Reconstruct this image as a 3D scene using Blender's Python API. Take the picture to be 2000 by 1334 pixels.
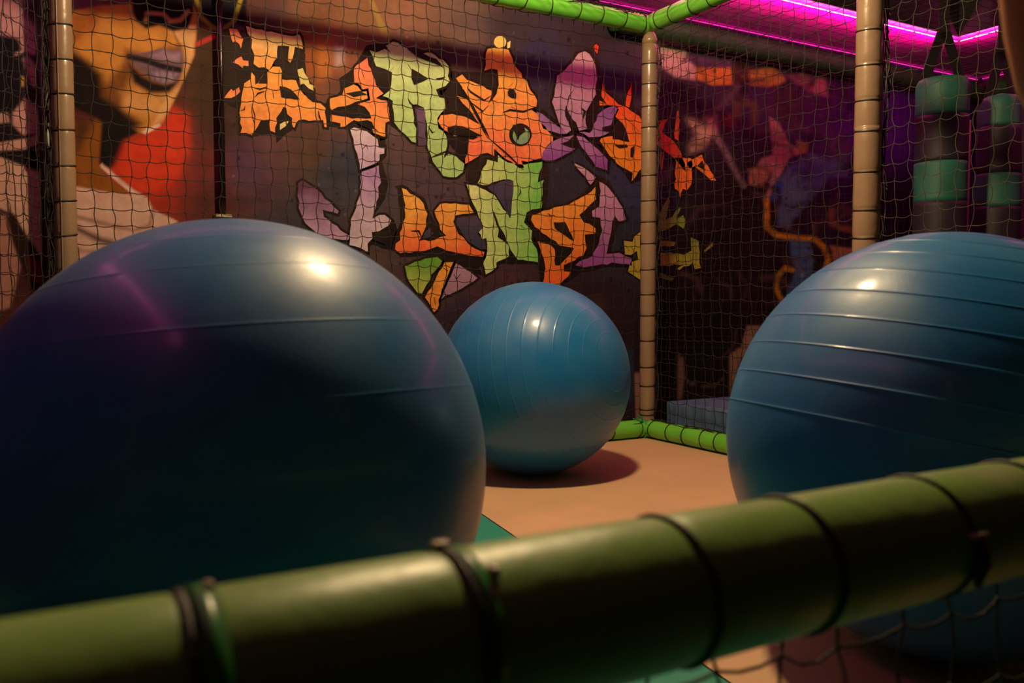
import bpy, bmesh, math, random
import numpy as np
from mathutils import Vector, Matrix
from mathutils.geometry import delaunay_2d_cdt
random.seed(4); RNG = np.random.default_rng(4)
scn = bpy.context.scene
for o in list(bpy.data.objects): bpy.data.objects.remove(o)
COL = scn.collection

# ---------------------------------------------------------------- camera
F = 1690.; HOR = 585.; CH = .723
PIT = math.atan((667-HOR)/F); YAW = math.radians(29.8)
cd = bpy.data.cameras.new('camera'); cam = bpy.data.objects.new('camera', cd); COL.objects.link(cam)
cam.location = (0, 0, CH); cam.rotation_euler = (math.pi/2-PIT, 0, -YAW)
cd.sensor_width = 36; cd.lens = 36*F/2000; cd.clip_start = .02
cd.dof.use_dof = True; cd.dof.focus_distance = 3.6; cd.dof.aperture_fstop = 5.0
scn.camera = cam
fw = np.array([math.sin(YAW)*math.cos(PIT), math.cos(YAW)*math.cos(PIT), -math.sin(PIT)])
rt = np.array([math.cos(YAW), -math.sin(YAW), 0]); upv = np.cross(rt, fw); CAM = np.array([0, 0, CH])
def ray(px, py):
    d = fw*F+rt*(px-1000)-upv*(py-667); return d/np.linalg.norm(d)
def at(px, py, ax, v):
    """world point where the sight line through a photo pixel meets the plane axis=v"""
    d = ray(px, py); return CAM+d*((v-CAM[ax])/d[ax])
def proj(P):
    q = P-CAM; z = q@fw; return 1000+F*(q@rt)/z, 667-F*(q@upv)/z

# ---------------------------------------------------------------- world, lights, exposure
w = bpy.data.worlds.new('world'); scn.world = w; w.use_nodes = True
w.node_tree.nodes['Background'].inputs[0].default_value = (.55, .42, .5, 1)
w.node_tree.nodes['Background'].inputs[1].default_value = .014
scn.view_settings.view_transform = 'Standard'; scn.view_settings.look = 'None'
scn.view_settings.exposure = 0.0; scn.view_settings.gamma = 1; scn.view_settings.use_curve_mapping = False
LAMP = (1, .69, .36)
PNK = (1, .0, .27)
def light(name, kind, loc, power, col, size, rot=None, sy=None):
    l = bpy.data.lights.new(name, kind); l.energy = power; l.color = col
    if kind == 'AREA':
        l.shape = 'DISK' if sy is None else 'RECTANGLE'; l.size = size
        if sy: l.size_y = sy
    else: l.shadow_soft_size = size
    o = bpy.data.objects.new(name, l); COL.objects.link(o); o.location = loc
    if rot: o.rotation_euler = rot
    return o
light('ceiling_lamp_light', 'POINT', (1.42, 2.17, 2.58), 232, LAMP, .09)
light('front_fill_light', 'POINT', (-.9, -1.6, 2.75), 1.2, LAMP, .12)  # weak fill light added behind the viewer
# unseen area lights added below the strips, facing up, to brighten the ceiling drop
light('led_wash_back', 'AREA', (4.05, 3.55, 2.33), 20, PNK, 2.5, (math.radians(180), 0, 0), .02)
light('led_wash_back_left', 'AREA', (1.1, 3.55, 2.33), 2.2, PNK, 3.4, (math.radians(180), 0, 0), .02)
light('led_wash_right', 'AREA', (5.38, 2.2, 2.33), 18, PNK, 2.6, (math.radians(180), 0, math.radians(-90)), .02)
light('led_wash_left', 'AREA', (-.68, 2.0, 2.33), 3, PNK, 2.8, (math.radians(180), 0, math.radians(90)), .02)

# ---------------------------------------------------------------- helpers
def S(c): return tuple(((v/255)/12.92 if v/255 <= .04045 else ((v/255+.055)/1.055)**2.4) for v in c)
def alb(c, E=1.0):
    l = S(c); return tuple(min(.88, 1.12*(a**1.12)/(1.22*E*b)) for a, b in zip(l, (1, .68, .385)))
MATS = {}
def mat(name, col, rough=.5, metal=0, nscale=8, namt=.15, bump=0, bscale=60, spec=.5, coat=0, emit=None, estr=0, col2=None, dust=None):
    if name in MATS: return MATS[name]
    m = bpy.data.materials.new(name); m.use_nodes = True; nt = m.node_tree; N = nt.nodes; L = nt.links
    b = N['Principled BSDF']; b.inputs['Roughness'].default_value = rough; b.inputs['Metallic'].default_value = metal
    b.inputs['Specular IOR Level'].default_value = spec
    if coat: b.inputs['Coat Weight'].default_value = coat; b.inputs['Coat Roughness'].default_value = .12
    tc = N.new('ShaderNodeTexCoord'); no = N.new('ShaderNodeTexNoise'); no.inputs['Scale'].default_value = nscale; no.inputs['Detail'].default_value = 6
    L.new(tc.outputs['Object'], no.inputs['Vector'])
    mx = N.new('ShaderNodeMix'); mx.data_type = 'RGBA'
    c2 = col2 or tuple(max(0, v*(1-2*namt)) for v in col)
    mx.inputs['A'].default_value = (*col, 1); mx.inputs['B'].default_value = (*c2, 1)
    rp = N.new('ShaderNodeMapRange'); rp.inputs['From Min'].default_value = .35; rp.inputs['From Max'].default_value = .7
    L.new(no.outputs['Fac'], rp.inputs['Value']); L.new(rp.outputs['Result'], mx.inputs['Factor'])
    L.new(mx.outputs['Result'], b.inputs['Base Color'])
    if dust:
        d1 = N.new('ShaderNodeTexNoise'); d1.inputs['Scale'].default_value = dust[0]; d1.inputs['Detail'].default_value = 9; d1.inputs['Roughness'].default_value = .65
        L.new(tc.outputs['Object'], d1.inputs['Vector'])
        r2 = N.new('ShaderNodeMapRange'); r2.inputs['From Min'].default_value = .35; r2.inputs['From Max'].default_value = .72
        r2.inputs['To Min'].default_value = rough-dust[1]; r2.inputs['To Max'].default_value = rough+dust[1]
        L.new(d1.outputs['Fac'], r2.inputs['Value']); L.new(r2.outputs['Result'], b.inputs['Roughness'])
    if bump:
        n2 = N.new('ShaderNodeTexNoise'); n2.inputs['Scale'].default_value = bscale; n2.inputs['Detail'].default_value = 4
        L.new(tc.outputs['Object'], n2.inputs['Vector'])
        bp = N.new('ShaderNodeBump'); bp.inputs['Strength'].default_value = bump; bp.inputs['Distance'].default_value = .01
        L.new(n2.outputs['Fac'], bp.inputs['Height']); L.new(bp.outputs['Normal'], b.inputs['Normal'])
    if emit: b.inputs['Emission Color'].default_value = (*emit, 1); b.inputs['Emission Strength'].default_value = estr
    MATS[name] = m; return m
def mesh_obj(name, V, Fc, m, parent=None, smooth=False, kind=None, label=None):
    me = bpy.data.meshes.new(name)
    me.from_pydata([tuple(map(float, v)) for v in V], [], Fc)
    if smooth: me.shade_smooth()
    me.materials.append(m); me.update()
    o = bpy.data.objects.new(name, me); COL.objects.link(o)
    if parent: o.parent = parent; o.matrix_parent_inverse = Matrix.Translation(-Vector(parent.location)) if parent.rotation_euler.x == 0 == parent.rotation_euler.z else parent.matrix_world.inverted()
    if kind: o['kind'] = kind
    if label: o['label'] = label
    return o
def thing(name, label, cat, loc=(0, 0, 0), group=None):
    o = bpy.data.objects.new(name, None); COL.objects.link(o); o.location = loc; o.empty_display_size = .1
    o['label'] = label; o['category'] = cat
    if group: o['group'] = group
    return o
def tag(o, label, cat, group=None):
    o['label'] = label; o['category'] = cat
    if group: o['group'] = group
    return o
def box(a, b, bev=0, seg=3):
    bm = bmesh.new(); bmesh.ops.create_cube(bm, size=1)
    a = Vector(a); b = Vector(b)
    for v in bm.verts: v.co = Vector([(a[i]+b[i])/2+v.co[i]*(b[i]-a[i]) for i in range(3)])
    if bev: bmesh.ops.bevel(bm, geom=bm.edges[:], offset=bev, segments=seg, profile=.6, affect='EDGES')
    V = [v.co.copy() for v in bm.verts]; Fc = [[v.index for v in f.verts] for f in bm.faces]; bm.free(); return V, Fc
def boxo(name, a, b, m, parent=None, bev=0, kind=None, label=None):
    V, Fc = box(a, b, bev); return mesh_obj(name, V, Fc, m, parent, bool(bev), kind, label)
def frame(d):
    d = Vector(d).normalized(); a = Vector((0, 0, 1)) if abs(d.z) < .9 else Vector((1, 0, 0))
    u = d.cross(a).normalized(); return u, d.cross(u).normalized()
def tube(pts, r, n=12, closed=False, cap=True):
    pts = [Vector(p) for p in pts]; K = len(pts); V = []; Fc = []
    rs = r if hasattr(r, '__len__') else [r]*K
    t0 = pts[1]-pts[0]; u, v = frame(t0)
    for k, p in enumerate(pts):
        if closed: t = pts[(k+1) % K]-pts[k-1]
        else: t = pts[min(k+1, K-1)]-pts[max(k-1, 0)]
        t.normalize(); u = (u-t*u.dot(t)).normalized(); v = t.cross(u)
        for j in range(n):
            a = 2*math.pi*j/n; V.append(p+(u*math.cos(a)+v*math.sin(a))*rs[k])
    for k in range(K if closed else K-1):
        for j in range(n):
            a, b = k*n+j, k*n+(j+1) % n; c, d = ((k+1) % K)*n+(j+1) % n, ((k+1) % K)*n+j
            Fc.append((a, b, c, d))
    if cap and not closed: Fc += [tuple(range(n))[::-1], tuple(range((K-1)*n, K*n))]
    return V, Fc
def join(parts):
    V = []; Fc = []
    for v, f in parts:
        o = len(V); V += list(v); Fc += [tuple(i+o for i in q) for q in f]
    return V, Fc
def strands(P, r, ax1, ax2, sides=3):
    """many open tubes at once. P: (n, k, 3) polylines; ax1, ax2: fixed cross axes"""
    P = np.asarray(P); n, k, _ = P.shape
    ang = np.arange(sides)*2*np.pi/sides
    off = r*(np.cos(ang)[:, None]*np.array(ax1)+np.sin(ang)[:, None]*np.array(ax2))
    V = (P[:, :, None, :]+off).reshape(-1, 3)
    i = np.arange(n)[:, None, None]*k*sides; a = np.arange(k-1)[None, :, None]*sides; j = np.arange(sides)[None, None, :]; j2 = (j+1) % sides
    Q = np.stack([i+a+j, i+a+j2, i+a+sides+j2, i+a+sides+j], -1).reshape(-1, 4)
    return V, Q
def np_obj(name, V, Q, m, parent=None, kind=None, smooth=False):
    me = bpy.data.meshes.new(name); me.vertices.add(len(V)); me.vertices.foreach_set('co', np.asarray(V, dtype=np.float32).ravel())
    k = Q.shape[1]; me.loops.add(Q.size); me.loops.foreach_set('vertex_index', Q.astype(np.int32).ravel())
    me.polygons.add(len(Q)); me.polygons.foreach_set('loop_start', np.arange(0, Q.size, k, dtype=np.int32)); me.polygons.foreach_set('loop_total', np.full(len(Q), k, dtype=np.int32))
    me.update(calc_edges=True); me.validate()
    if smooth: me.shade_smooth()
    me.materials.append(m); o = bpy.data.objects.new(name, me); COL.objects.link(o)
    if parent: o.parent = parent; o.matrix_parent_inverse = Matrix.Translation(-Vector(parent.location))
    if kind: o['kind'] = kind
    return o

# materials
TAN = mat('tan_vinyl', (.29, .195, .125), .33, nscale=5, namt=.06, bump=.22, bscale=22, coat=.3)
TANF = mat('floor_tan_vinyl', (.68, .43, .25), .5, nscale=3, namt=.07, bump=.1, bscale=9)
TEAL = mat('floor_teal_vinyl', (.025, .30, .22), .5, nscale=3, namt=.08, bump=.1, bscale=9)
GRN = mat('green_vinyl', (.17, .64, .06), .36, nscale=6, namt=.12, bump=.14, bscale=22, coat=.2)
RAILG = mat('worn_green_vinyl', (.22, .41, .08), .40, nscale=4, namt=.12, bump=.25, bscale=14, dust=(6, .08))
DGRN = mat('shaded_green_vinyl', (.02, .10, .03), .6, nscale=12, bump=.3)  # green vinyl with the wall bars' shade put into the colour
ROPE = mat('black_net_twine', (.020, .014, .010), .55, nscale=90, bump=.2, bscale=300)
ROPEL = mat('lit_net_twine', (.062, .047, .036), .6, nscale=90); ROPEM = mat('dim_net_twine', (.022, .016, .013), .6, nscale=90)  # copies of the black twine with the nets' lighting put into the colour
BLK = mat('black_paint', (.008, .007, .008), .35)
BLKW = mat('black_wall', (.012, .010, .013), .8, bump=.2)
STRAP = mat('black_webbing', (.008, .008, .009), .7, bump=.3, bscale=200)
BALL = mat('blue_ball_rubber', (.006, .145, .42), .45, nscale=5, col2=(.022, .175, .41), spec=.5, bump=.03, bscale=180, dust=(5, .10), coat=.22)
BALL.node_tree.nodes['Principled BSDF'].inputs['Coat Roughness'].default_value = .15
BALL.node_tree.nodes['Principled BSDF'].inputs['Sheen Weight'].default_value = .04
BTEAL = mat('teal_bag_vinyl', (.035, .23, .17), .55, bump=.15, bscale=20)
BDARK = mat('dark_bag_vinyl', (.035, .03, .055), .55, bump=.15, bscale=20)
MATB = mat('blue_grey_vinyl', (.12, .21, .40), .40, nscale=5, bump=.25, bscale=16)
PINK = mat('pink_led', (.9, .1, .6), .4, emit=(1, .02, .30), estr=11)
PINKC = mat('pink_led_core', (.9, .5, .8), .4, emit=(1, .28, .60), estr=46)
PINKD = mat('pink_reflection', (.9, .1, .6), .4, emit=(1, .02, .40), estr=1.6)
SOFF = mat('soffit_plaster', (.74, .42, .62), .7, bump=.25, bscale=30)
TIE = mat('green_cable_tie', (.01, .42, .12), .35)
TIEH = mat('pale_tie_head', (.5, .42, .33), .3)
COPP = mat('copper_pipe', (.08, .04, .02), .5)
RUST = mat('rust_brown_vinyl', (.78, .27, .10), .5, nscale=3, col2=(.60, .34, .17))

# ================================================================ SETTING
WV = 4.08      # plane of the painted wall
CX, CY = 2.868, 3.579   # corner post
# ---- painted wall: a fine grid whose colour attribute holds the airbrushed paint and, far right, pink light (flat print)
U = np.concatenate([np.arange(-2.4, -.45, .03), np.arange(-.45, 3.4, .0062), np.arange(3.4, 6.4701, .011)]); U[-1] = 6.47
Z = np.concatenate([np.arange(-.04, .55, .02), np.arange(.55, 2.42, .0062), [2.42, 2.6, 3.1]])
UU, ZZ = np.meshgrid(U, Z); nU, nZ = len(U), len(Z)
PW = np.stack([UU.ravel(), np.full(UU.size, WV), ZZ.ravel()], 1)
q = PW-CAM; zz = q@fw; X = 1000+F*(q@rt)/zz; Y = 667-F*(q@upv)/zz
def lin(c): return np.array(alb(c))
bgpts = [(20,20,150,95,85),(60,120,60,35,40),(250,380,175,50,25),(320,300,185,62,28),(300,360,180,50,25),(415,400,95,45,32),(430,200,75,50,25),(480,330,100,62,68),(530,290,110,68,55),(600,300,100,65,42),(560,120,130,75,35),(625,110,165,85,30),(660,100,160,95,60),(680,180,125,75,45),(600,20,126,76,40),(700,30,130,82,46),(800,40,138,88,56),(420,150,78,50,27),(450,130,74,48,26),(440,260,76,50,34),(465,300,96,56,60),(425,320,120,48,34),(520,15,90,50,36),(860,90,105,68,45),(900,50,120,85,62),(1000,60,72,52,45),(1050,110,62,50,60),(1150,70,62,46,40),(650,340,70,62,58),(700,330,72,68,66),(760,290,105,72,58),(850,370,95,66,60),(780,240,110,80,62),(1060,420,50,36,36),(1130,340,58,54,52),(1220,380,60,62,66),(1090,350,62,50,50),(1200,180,52,48,50),(1150,600,60,36,32),(950,560,92,54,50),(880,600,66,44,48),(1200,470,54,50,50),(1330,100,110,75,65),(1400,120,75,45,60),(1320,180,60,40,40),(1450,400,46,26,20),(1380,500,46,26,22),(1350,650,36,22,17),(1600,160,80,30,60),(1750,250,100,25,110),(1750,400,46,22,36),(1550,600,52,30,26),(20,250,30,18,24),(60,480,75,32,26),(1650,600,60,35,30),(1850,300,60,20,60),(600,420,70,60,52),(560,480,60,50,48)]  # purple points at far right carry the strips' pink light in the colour
num = np.zeros((X.size, 3)); den = np.zeros(X.size)
for p in bgpts:
    wgt = 1/((X-p[0])**2+(Y-p[1])**2+300)**1.6; num += wgt[:, None]*lin(p[2:]); den += wgt
PAINT = num/den[:, None]
def sdist(poly, xs, ys):
    d = np.full(xs.size, 1e9); ins = np.zeros(xs.size, bool); n = len(poly)
    for i in range(n):
        x0, y0 = poly[i]; x1, y1 = poly[(i+1) % n]; ex, ey = x1-x0, y1-y0; L2 = ex*ex+ey*ey+1e-9
        t = np.clip(((xs-x0)*ex+(ys-y0)*ey)/L2, 0, 1); d = np.minimum(d, (xs-x0-t*ex)**2+(ys-y0-t*ey)**2)
        c = ((y0 > ys) != (y1 > ys)) & (xs < ex*(ys-y0)/(ey if abs(ey) > 1e-9 else 1e-9)+x0); ins ^= c
    d = np.sqrt(d); return np.where(ins, -d, d)
def soft(poly, c, blur=4, a=1., o=(0, 0), s=1.):
    P = [(o[0]+x/s, o[1]+y/s) for x, y in poly]
    A = np.array(P); m = (X > A[:, 0].min()-3*blur) & (X < A[:, 0].max()+3*blur) & (Y > A[:, 1].min()-3*blur) & (Y < A[:, 1].max()+3*blur)
    if not m.any(): return
    d = sdist(P, X[m], Y[m]); k = np.clip(.5-d/(2*blur), 0, 1); k = k*k*(3-2*k)*a
    PAINT[m] = PAINT[m]*(1-k[:, None])+lin(c)*k[:, None]
def softline(pts, wd, c, blur=4, a=1., o=(0, 0), s=1.):
    P = np.array([(o[0]+x/s, o[1]+y/s) for x, y in pts]); wd = wd/s
    m = (X > P[:, 0].min()-wd-3*blur) & (X < P[:, 0].max()+wd+3*blur) & (Y > P[:, 1].min()-wd-3*blur) & (Y < P[:, 1].max()+wd+3*blur)
    if not m.any(): return
    xs, ys = X[m], Y[m]; d = np.full(xs.size, 1e9)
    for (x0, y0), (x1, y1) in zip(P[:-1], P[1:]):
        ex, ey = x1-x0, y1-y0; t = np.clip(((xs-x0)*ex+(ys-y0)*ey)/(ex*ex+ey*ey+1e-9), 0, 1); d = np.minimum(d, np.hypot(xs-x0-t*ex, ys-y0-t*ey))
    k = np.clip(.5-(d-wd/2)/(2*blur), 0, 1)*a
    PAINT[m] = PAINT[m]*(1-k[:, None])+lin(c)*k[:, None]
z1 = dict(s=2.668)
AMB = (205,128,48); DK = (30,16,12); PK = (222,158,118)
# portrait left of the lettering
soft([(360,60),(520,30),(700,20),(1000,20),(1030,60),(1025,160),(1010,290),(960,410),(900,540),(850,640),(760,695),(640,690),(560,600),(380,440),(360,250)], AMB, 3, **z1)
soft([(850,120),(1020,130),(1008,290),(955,410),(895,540),(850,630),(800,650),(830,560),(930,420),(970,260),(900,180)], (228,160,88), 5, .8, **z1)
soft([(360,80),(520,40),(500,160),(370,240)], (160,80,28), 14, .8, **z1)
soft([(360,250),(470,330),(560,420),(640,340),(700,330),(680,420),(640,560),(740,640),(720,700),(560,700),(520,860),(600,880),(650,740),(560,600),(380,560)], (120,62,20), 14, .9, **z1)
soft([(360,260),(450,320),(520,390),(530,500),(620,560),(660,600),(720,640),(640,740),(600,870),(520,860),(530,640),(400,580),(370,560)], DK, 10, 1, **z1)
soft([(520,620),(640,640),(720,690),(650,730),(640,800),(590,870),(540,870),(515,840)], (26,13,10), 4, 1, **z1)
soft([(630,480),(760,490),(880,480),(850,560),(760,600),(650,560)], (215,145,72), 14, .8, **z1)
soft([(385,640),(500,620),(530,640),(515,860),(600,960),(690,1010),(400,985),(385,800)], (150,82,22), 4, 1, **z1)
soft([(385,640),(420,600),(500,620),(430,760),(390,800)], (70,34,16), 12, .8, **z1)
# nose, glasses
soft([(690,-60),(1010,-60),(1010,60),(980,150),(900,165),(830,130),(760,150),(710,110),(690,60)], (26,17,14), 4, 1, **z1)
softline([(760,110),(765,70),(850,75),(885,110),(940,105),(980,60)], 22, (190,125,60), 2.5, .9, **z1)
soft([(765,80),(845,85),(875,110),(790,110)], (20,12,10), 3, 1, **z1)
softline([(905,170),(925,215),(940,240)], 10, (110,60,24), 2, .8, **z1)
# mouth
soft([(650,250),(760,290),(850,245),(940,235),(965,330),(940,430),(900,480),(790,490),(700,440),(640,350)], (120,68,34), 8, .8, **z1)
soft([(670,330),(740,400),(800,430),(860,445),(925,425),(880,480),(780,480),(700,430)], (34,18,14), 5, 1, **z1)
soft([(675,285),(760,272),(850,250),(890,265),(945,255),(955,310),(940,400),(910,430),(860,440),(800,420),(750,380),(700,340)], (128,88,78), 2.5, 1, **z1)
soft([(780,290),(850,262),(900,280),(940,275),(935,320),(860,315)], (170,125,112), 6, .8, **z1)
softline([(672,295),(760,315),(840,345),(935,365)], 30, (38,24,24), 2, 1, **z1)
soft([(790,370),(850,375),(925,385),(900,425),(850,432),(805,410)], (165,125,115), 4, .8, **z1)
for x in (800, 830, 865, 900): softline([(x,355),(x+8,420)], 7, (90,62,62), 1.5, .7, **z1)
# red glow, collar and shoulder
soft([(905,560),(980,600),(990,760),(930,920),(860,980),(760,1010),(690,990),(590,890),(650,740),(760,700),(850,645)], (215,62,28), 12, 1, **z1)
soft([(735,688),(830,640),(840,655),(760,700)], (230,175,125), 2, .9, **z1)
soft([(388,970),(560,1000),(690,1015),(520,862),(530,850),(600,910),(700,990),(770,1030),(795,1090),(900,1140),(930,1155),(800,1210),(700,1320),(560,1420),(380,1500)], PK, 2, 1, **z1)
softline([(400,1130),(560,1170),(700,1200),(780,1175),(798,1090)], 16, (140,86,58), 4, .8, **z1)
softline([(400,1190),(520,1250),(600,1270)], 30, (90,55,38), 5, .9, **z1)
softline([(530,870),(620,950),(690,1000)], 8, (240,185,140), 1.5, .9, **z1)
softline([(390,1300),(520,1320),(600,1310)], 24, (150,98,70), 5, .7, **z1)
softline([(1030,230),(1115,190)], 24, (200,60,40), 2, 1, **z1)
# painted hoop
soft([(1000,-80),(1290,-80),(1280,140),(1200,120),(1150,130),(1080,140),(1020,60)], (24,16,18), 3, 1, **z1)
softline([(1020,-20),(1050,90),(1110,145),(1160,155),(1220,110),(1262,-30)], 22, (150,120,30), 1.5, 1, **z1)
# pale painted head beyond the left post
zl = dict(s=4.446)
soft([(-300,-40),(120,-40),(220,80),(335,240),(335,420),(300,480),(200,440),(150,330),(0,300),(-300,280)], (205,135,110), 4, 1, **zl)
soft([(160,20),(340,20),(340,260),(220,150)], (80,50,55), 8, .9, **zl)
soft([(-300,300),(0,310),(150,340),(190,480),(205,700),(190,860),(60,970),(-300,990)], (22,14,20), 4, 1, **zl)
soft([(235,480),(335,590),(335,760),(290,760),(235,640),(195,510)], (200,130,100), 4, 1, **zl)
soft([(180,660),(215,670),(210,750),(185,750)], (200,140,60), 3, .9, **zl)
soft([(220,850),(350,950),(355,1150),(200,1170),(110,1080),(110,980)], (208,138,105), 4, 1, **zl)
soft([(-200,1000),(60,980),(85,1060),(-200,1090)], (205,138,105), 4, 1, **zl)
soft([(-200,1270),(150,1215),(250,1200),(365,1150),(375,1230),(220,1300),(-200,1320)], (208,142,105), 3, 1, **zl)
soft([(-200,1330),(220,1300),(370,1240),(380,1500),(0,1370)], (30,14,14), 4, 1, **zl)
softline([(140,470),(330,395)], 20, (215,150,120), 3, .9, **zl)
soft([(-150,290),(0,307),(84,340),(92,560),(54,475),(30,420),(-150,340)], (214,150,108), 3)
soft([(-100,390),(10,420),(40,520),(20,600),(-100,640)], (185,115,85), 5)
soft([(14,400),(60,470),(92,520),(92,590),(50,540),(24,470)], (50,22,16), 4)
soft([(55,500),(92,520),(92,560),(60,545)], (150,40,25), 6, .8)
# grimy stucco upper band and airbrush
soft([(720,0),(730,0),(770,90),(790,130),(760,110)], (150,110,45), 2, .8)
soft([(620,80),(650,75),(645,150),(620,160)], (190,110,45), 8, .7)
soft([(655,88),(672,90),(670,125),(655,130)], (205,160,130), 8, .7)
# dim figures to the right of the corner post
zf = dict(o=(1260, 60), s=3.334)
soft([(85,60),(270,80),(290,200),(340,235),(330,320),(200,300),(100,230)], (225,170,125), 6, 1, **zf)
soft([(270,90),(420,110),(640,160),(600,230),(340,235),(280,190)], (120,75,85), 8, .9, **zf)
soft([(335,240),(560,240),(570,350),(440,355),(320,310)], (225,135,45), 4, 1, **zf)
soft([(560,200),(640,190),(690,240),(680,350),(600,340),(570,300)], (100,60,32), 4, 1, **zf)
soft([(680,260),(830,230),(900,290),(920,340),(800,365),(680,350)], (190,125,45), 5, 1, **zf)
soft([(930,290),(1090,240),(1170,290),(1190,430),(1100,410),(1000,350)], (170,95,80), 6, 1, **zf)
soft([(570,450),(730,460),(730,600),(690,620),(690,500),(620,490),(630,580),(580,570)], (120,80,36), 6, .8, **zf)
softline([(430,560),(600,370)], 40, (120,85,70), 6, .8, **zf)
softline([(440,640),(540,820),(640,1010)], 34, (150,118,92), 4, 1, **zf)
soft([(280,580),(400,575),(450,560),(470,650),(420,720),(370,760),(290,800),(290,760),(340,680)], (215,170,105), 12, 1, **zf)
softline([(390,600),(300,510),(180,390)], 50, (60,42,40), 8, .8, **zf)
softline([(180,900),(80,1000)], 60, (120,92,70), 6, .7, **zf)
soft([(500,560),(580,530),(590,640),(510,640)], (130,65,45), 6, .9, **zf)
soft([(810,560),(870,600),(940,740),(1040,790),(940,830),(870,960),(800,1110),(780,1080),(840,880),(730,880),(760,830),(830,810)], (185,125,88), 4, 1, **zf)
soft([(670,900),(850,870),(800,960),(760,1020),(680,1000)], (190,120,75), 4, 1, **zf)
soft([(990,720),(1060,740),(1050,800),(1000,790)], (185,125,45), 5, 1, **zf)
soft([(840,400),(960,360),(1010,500),(1000,640),(900,600),(840,520)], (80,50,38), 12, .8, **zf)
soft([(880,960),(960,850),(1080,800),(1200,840),(1300,790),(1330,950),(1200,960),(1100,1080),(960,1230),(940,1290),(870,1270),(860,1180),(890,1100)], (98,110,108), 6, 1, **zf)
soft([(1130,650),(1330,700),(1350,860),(1200,850)], (100,62,70), 14, .7, **zf)
soft([(870,960),(900,1000),(860,1110),(820,1110),(830,1010)], (50,78,115), 5, 1, **zf)
zh = dict(o=(1480, 300), s=3.336)
softline([(55,300),(60,360),(60,480),(120,530),(250,550),(370,555),(430,610),(460,690),(430,790)], 34, (225,150,35), 3, 1, **zh)
softline([(230,760),(180,745),(130,800),(120,880),(160,960)], 30, (225,150,35), 3, 1, **zh)
softline([(480,370),(480,450),(530,480),(620,500)], 36, (160,100,45), 4, .9, **zh)
soft([(210,560),(340,580),(370,720),(330,850),(180,930),(250,760),(220,680)], (95,120,125), 5, 1, **zh)
soft([(470,600),(640,620),(640,690),(500,720)], (195,130,70), 4, 1, **zh)
zg = dict(o=(1260, 400), s=2.668)
soft([(170,780),(200,800),(205,900),(190,1010),(168,1010)], (160,105,75), 3, 1, **zg)
soft([(530,630),(600,630),(540,760),(500,800),(470,900),(440,990),(440,780),(500,740)], (190,135,90), 3, 1, **zg)
softline([(180,860),(230,930),(300,945),(370,940),(410,900)], 6, (150,115,85), 1.5, .8, **zg)
softline([(470,650),(470,720),(400,800)], 5, (130,100,75), 1.5, .8, **zg)
soft([(1238,730),(1252,730),(1254,850),(1243,850)], (165,110,80), 2)
soft([(1222,680),(1238,680),(1240,790),(1226,790)], (55,58,62), 2)
# smoky shading brushed over the dim figures
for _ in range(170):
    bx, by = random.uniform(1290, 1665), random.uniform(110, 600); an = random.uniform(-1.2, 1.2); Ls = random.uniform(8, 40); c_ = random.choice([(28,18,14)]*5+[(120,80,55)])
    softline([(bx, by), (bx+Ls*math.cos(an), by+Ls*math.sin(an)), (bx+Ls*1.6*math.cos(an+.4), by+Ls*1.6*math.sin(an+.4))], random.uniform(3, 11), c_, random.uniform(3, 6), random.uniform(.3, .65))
for _ in range(60):
    bx, by = random.uniform(440, 1240), random.uniform(20, 620); an = random.uniform(-.6, .6); Ls = random.uniform(20, 80)
    softline([(bx, by), (bx+Ls*math.cos(an), by+Ls*math.sin(an))], random.uniform(14, 40), random.choice([(50,36,28),(80,60,58),(46,44,50),(110,72,48)]), random.uniform(12, 24), .35)
# flecks of chipped paint
for _ in range(500):
    fx, fy = random.uniform(440, 1660), random.uniform(60, 640); rr = random.choice([.8, 1, 1.4, 2]); m = (abs(X-fx) < rr+1) & (abs(Y-fy) < rr*1.5+1)
    k = random.choice([.35, .5, 1.8, .4]); PAINT[m] *= k
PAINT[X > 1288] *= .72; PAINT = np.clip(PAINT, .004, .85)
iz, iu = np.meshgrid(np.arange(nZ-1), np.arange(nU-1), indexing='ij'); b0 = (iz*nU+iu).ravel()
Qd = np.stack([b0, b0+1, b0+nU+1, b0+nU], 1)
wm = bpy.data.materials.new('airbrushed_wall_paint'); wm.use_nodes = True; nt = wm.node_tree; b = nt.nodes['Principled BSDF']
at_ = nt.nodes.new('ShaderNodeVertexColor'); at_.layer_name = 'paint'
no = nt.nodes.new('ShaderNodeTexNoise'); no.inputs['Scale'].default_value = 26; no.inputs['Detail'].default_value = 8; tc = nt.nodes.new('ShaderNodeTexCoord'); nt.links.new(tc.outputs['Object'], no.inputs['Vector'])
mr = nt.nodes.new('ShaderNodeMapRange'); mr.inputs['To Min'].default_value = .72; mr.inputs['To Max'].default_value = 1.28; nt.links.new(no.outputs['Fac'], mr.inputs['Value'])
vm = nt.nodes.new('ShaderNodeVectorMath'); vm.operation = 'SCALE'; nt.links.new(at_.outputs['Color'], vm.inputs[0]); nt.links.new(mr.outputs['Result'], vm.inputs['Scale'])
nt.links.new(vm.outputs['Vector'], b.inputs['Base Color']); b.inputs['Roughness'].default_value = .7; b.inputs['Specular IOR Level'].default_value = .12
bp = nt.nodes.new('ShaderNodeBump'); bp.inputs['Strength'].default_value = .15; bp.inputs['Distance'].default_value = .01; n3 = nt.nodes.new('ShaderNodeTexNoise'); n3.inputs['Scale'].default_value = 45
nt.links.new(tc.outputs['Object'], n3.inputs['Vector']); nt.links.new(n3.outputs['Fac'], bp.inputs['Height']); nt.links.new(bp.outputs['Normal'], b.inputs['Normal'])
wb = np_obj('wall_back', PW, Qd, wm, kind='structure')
ca = wb.data.color_attributes.new('paint', 'FLOAT_COLOR', 'POINT')
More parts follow.
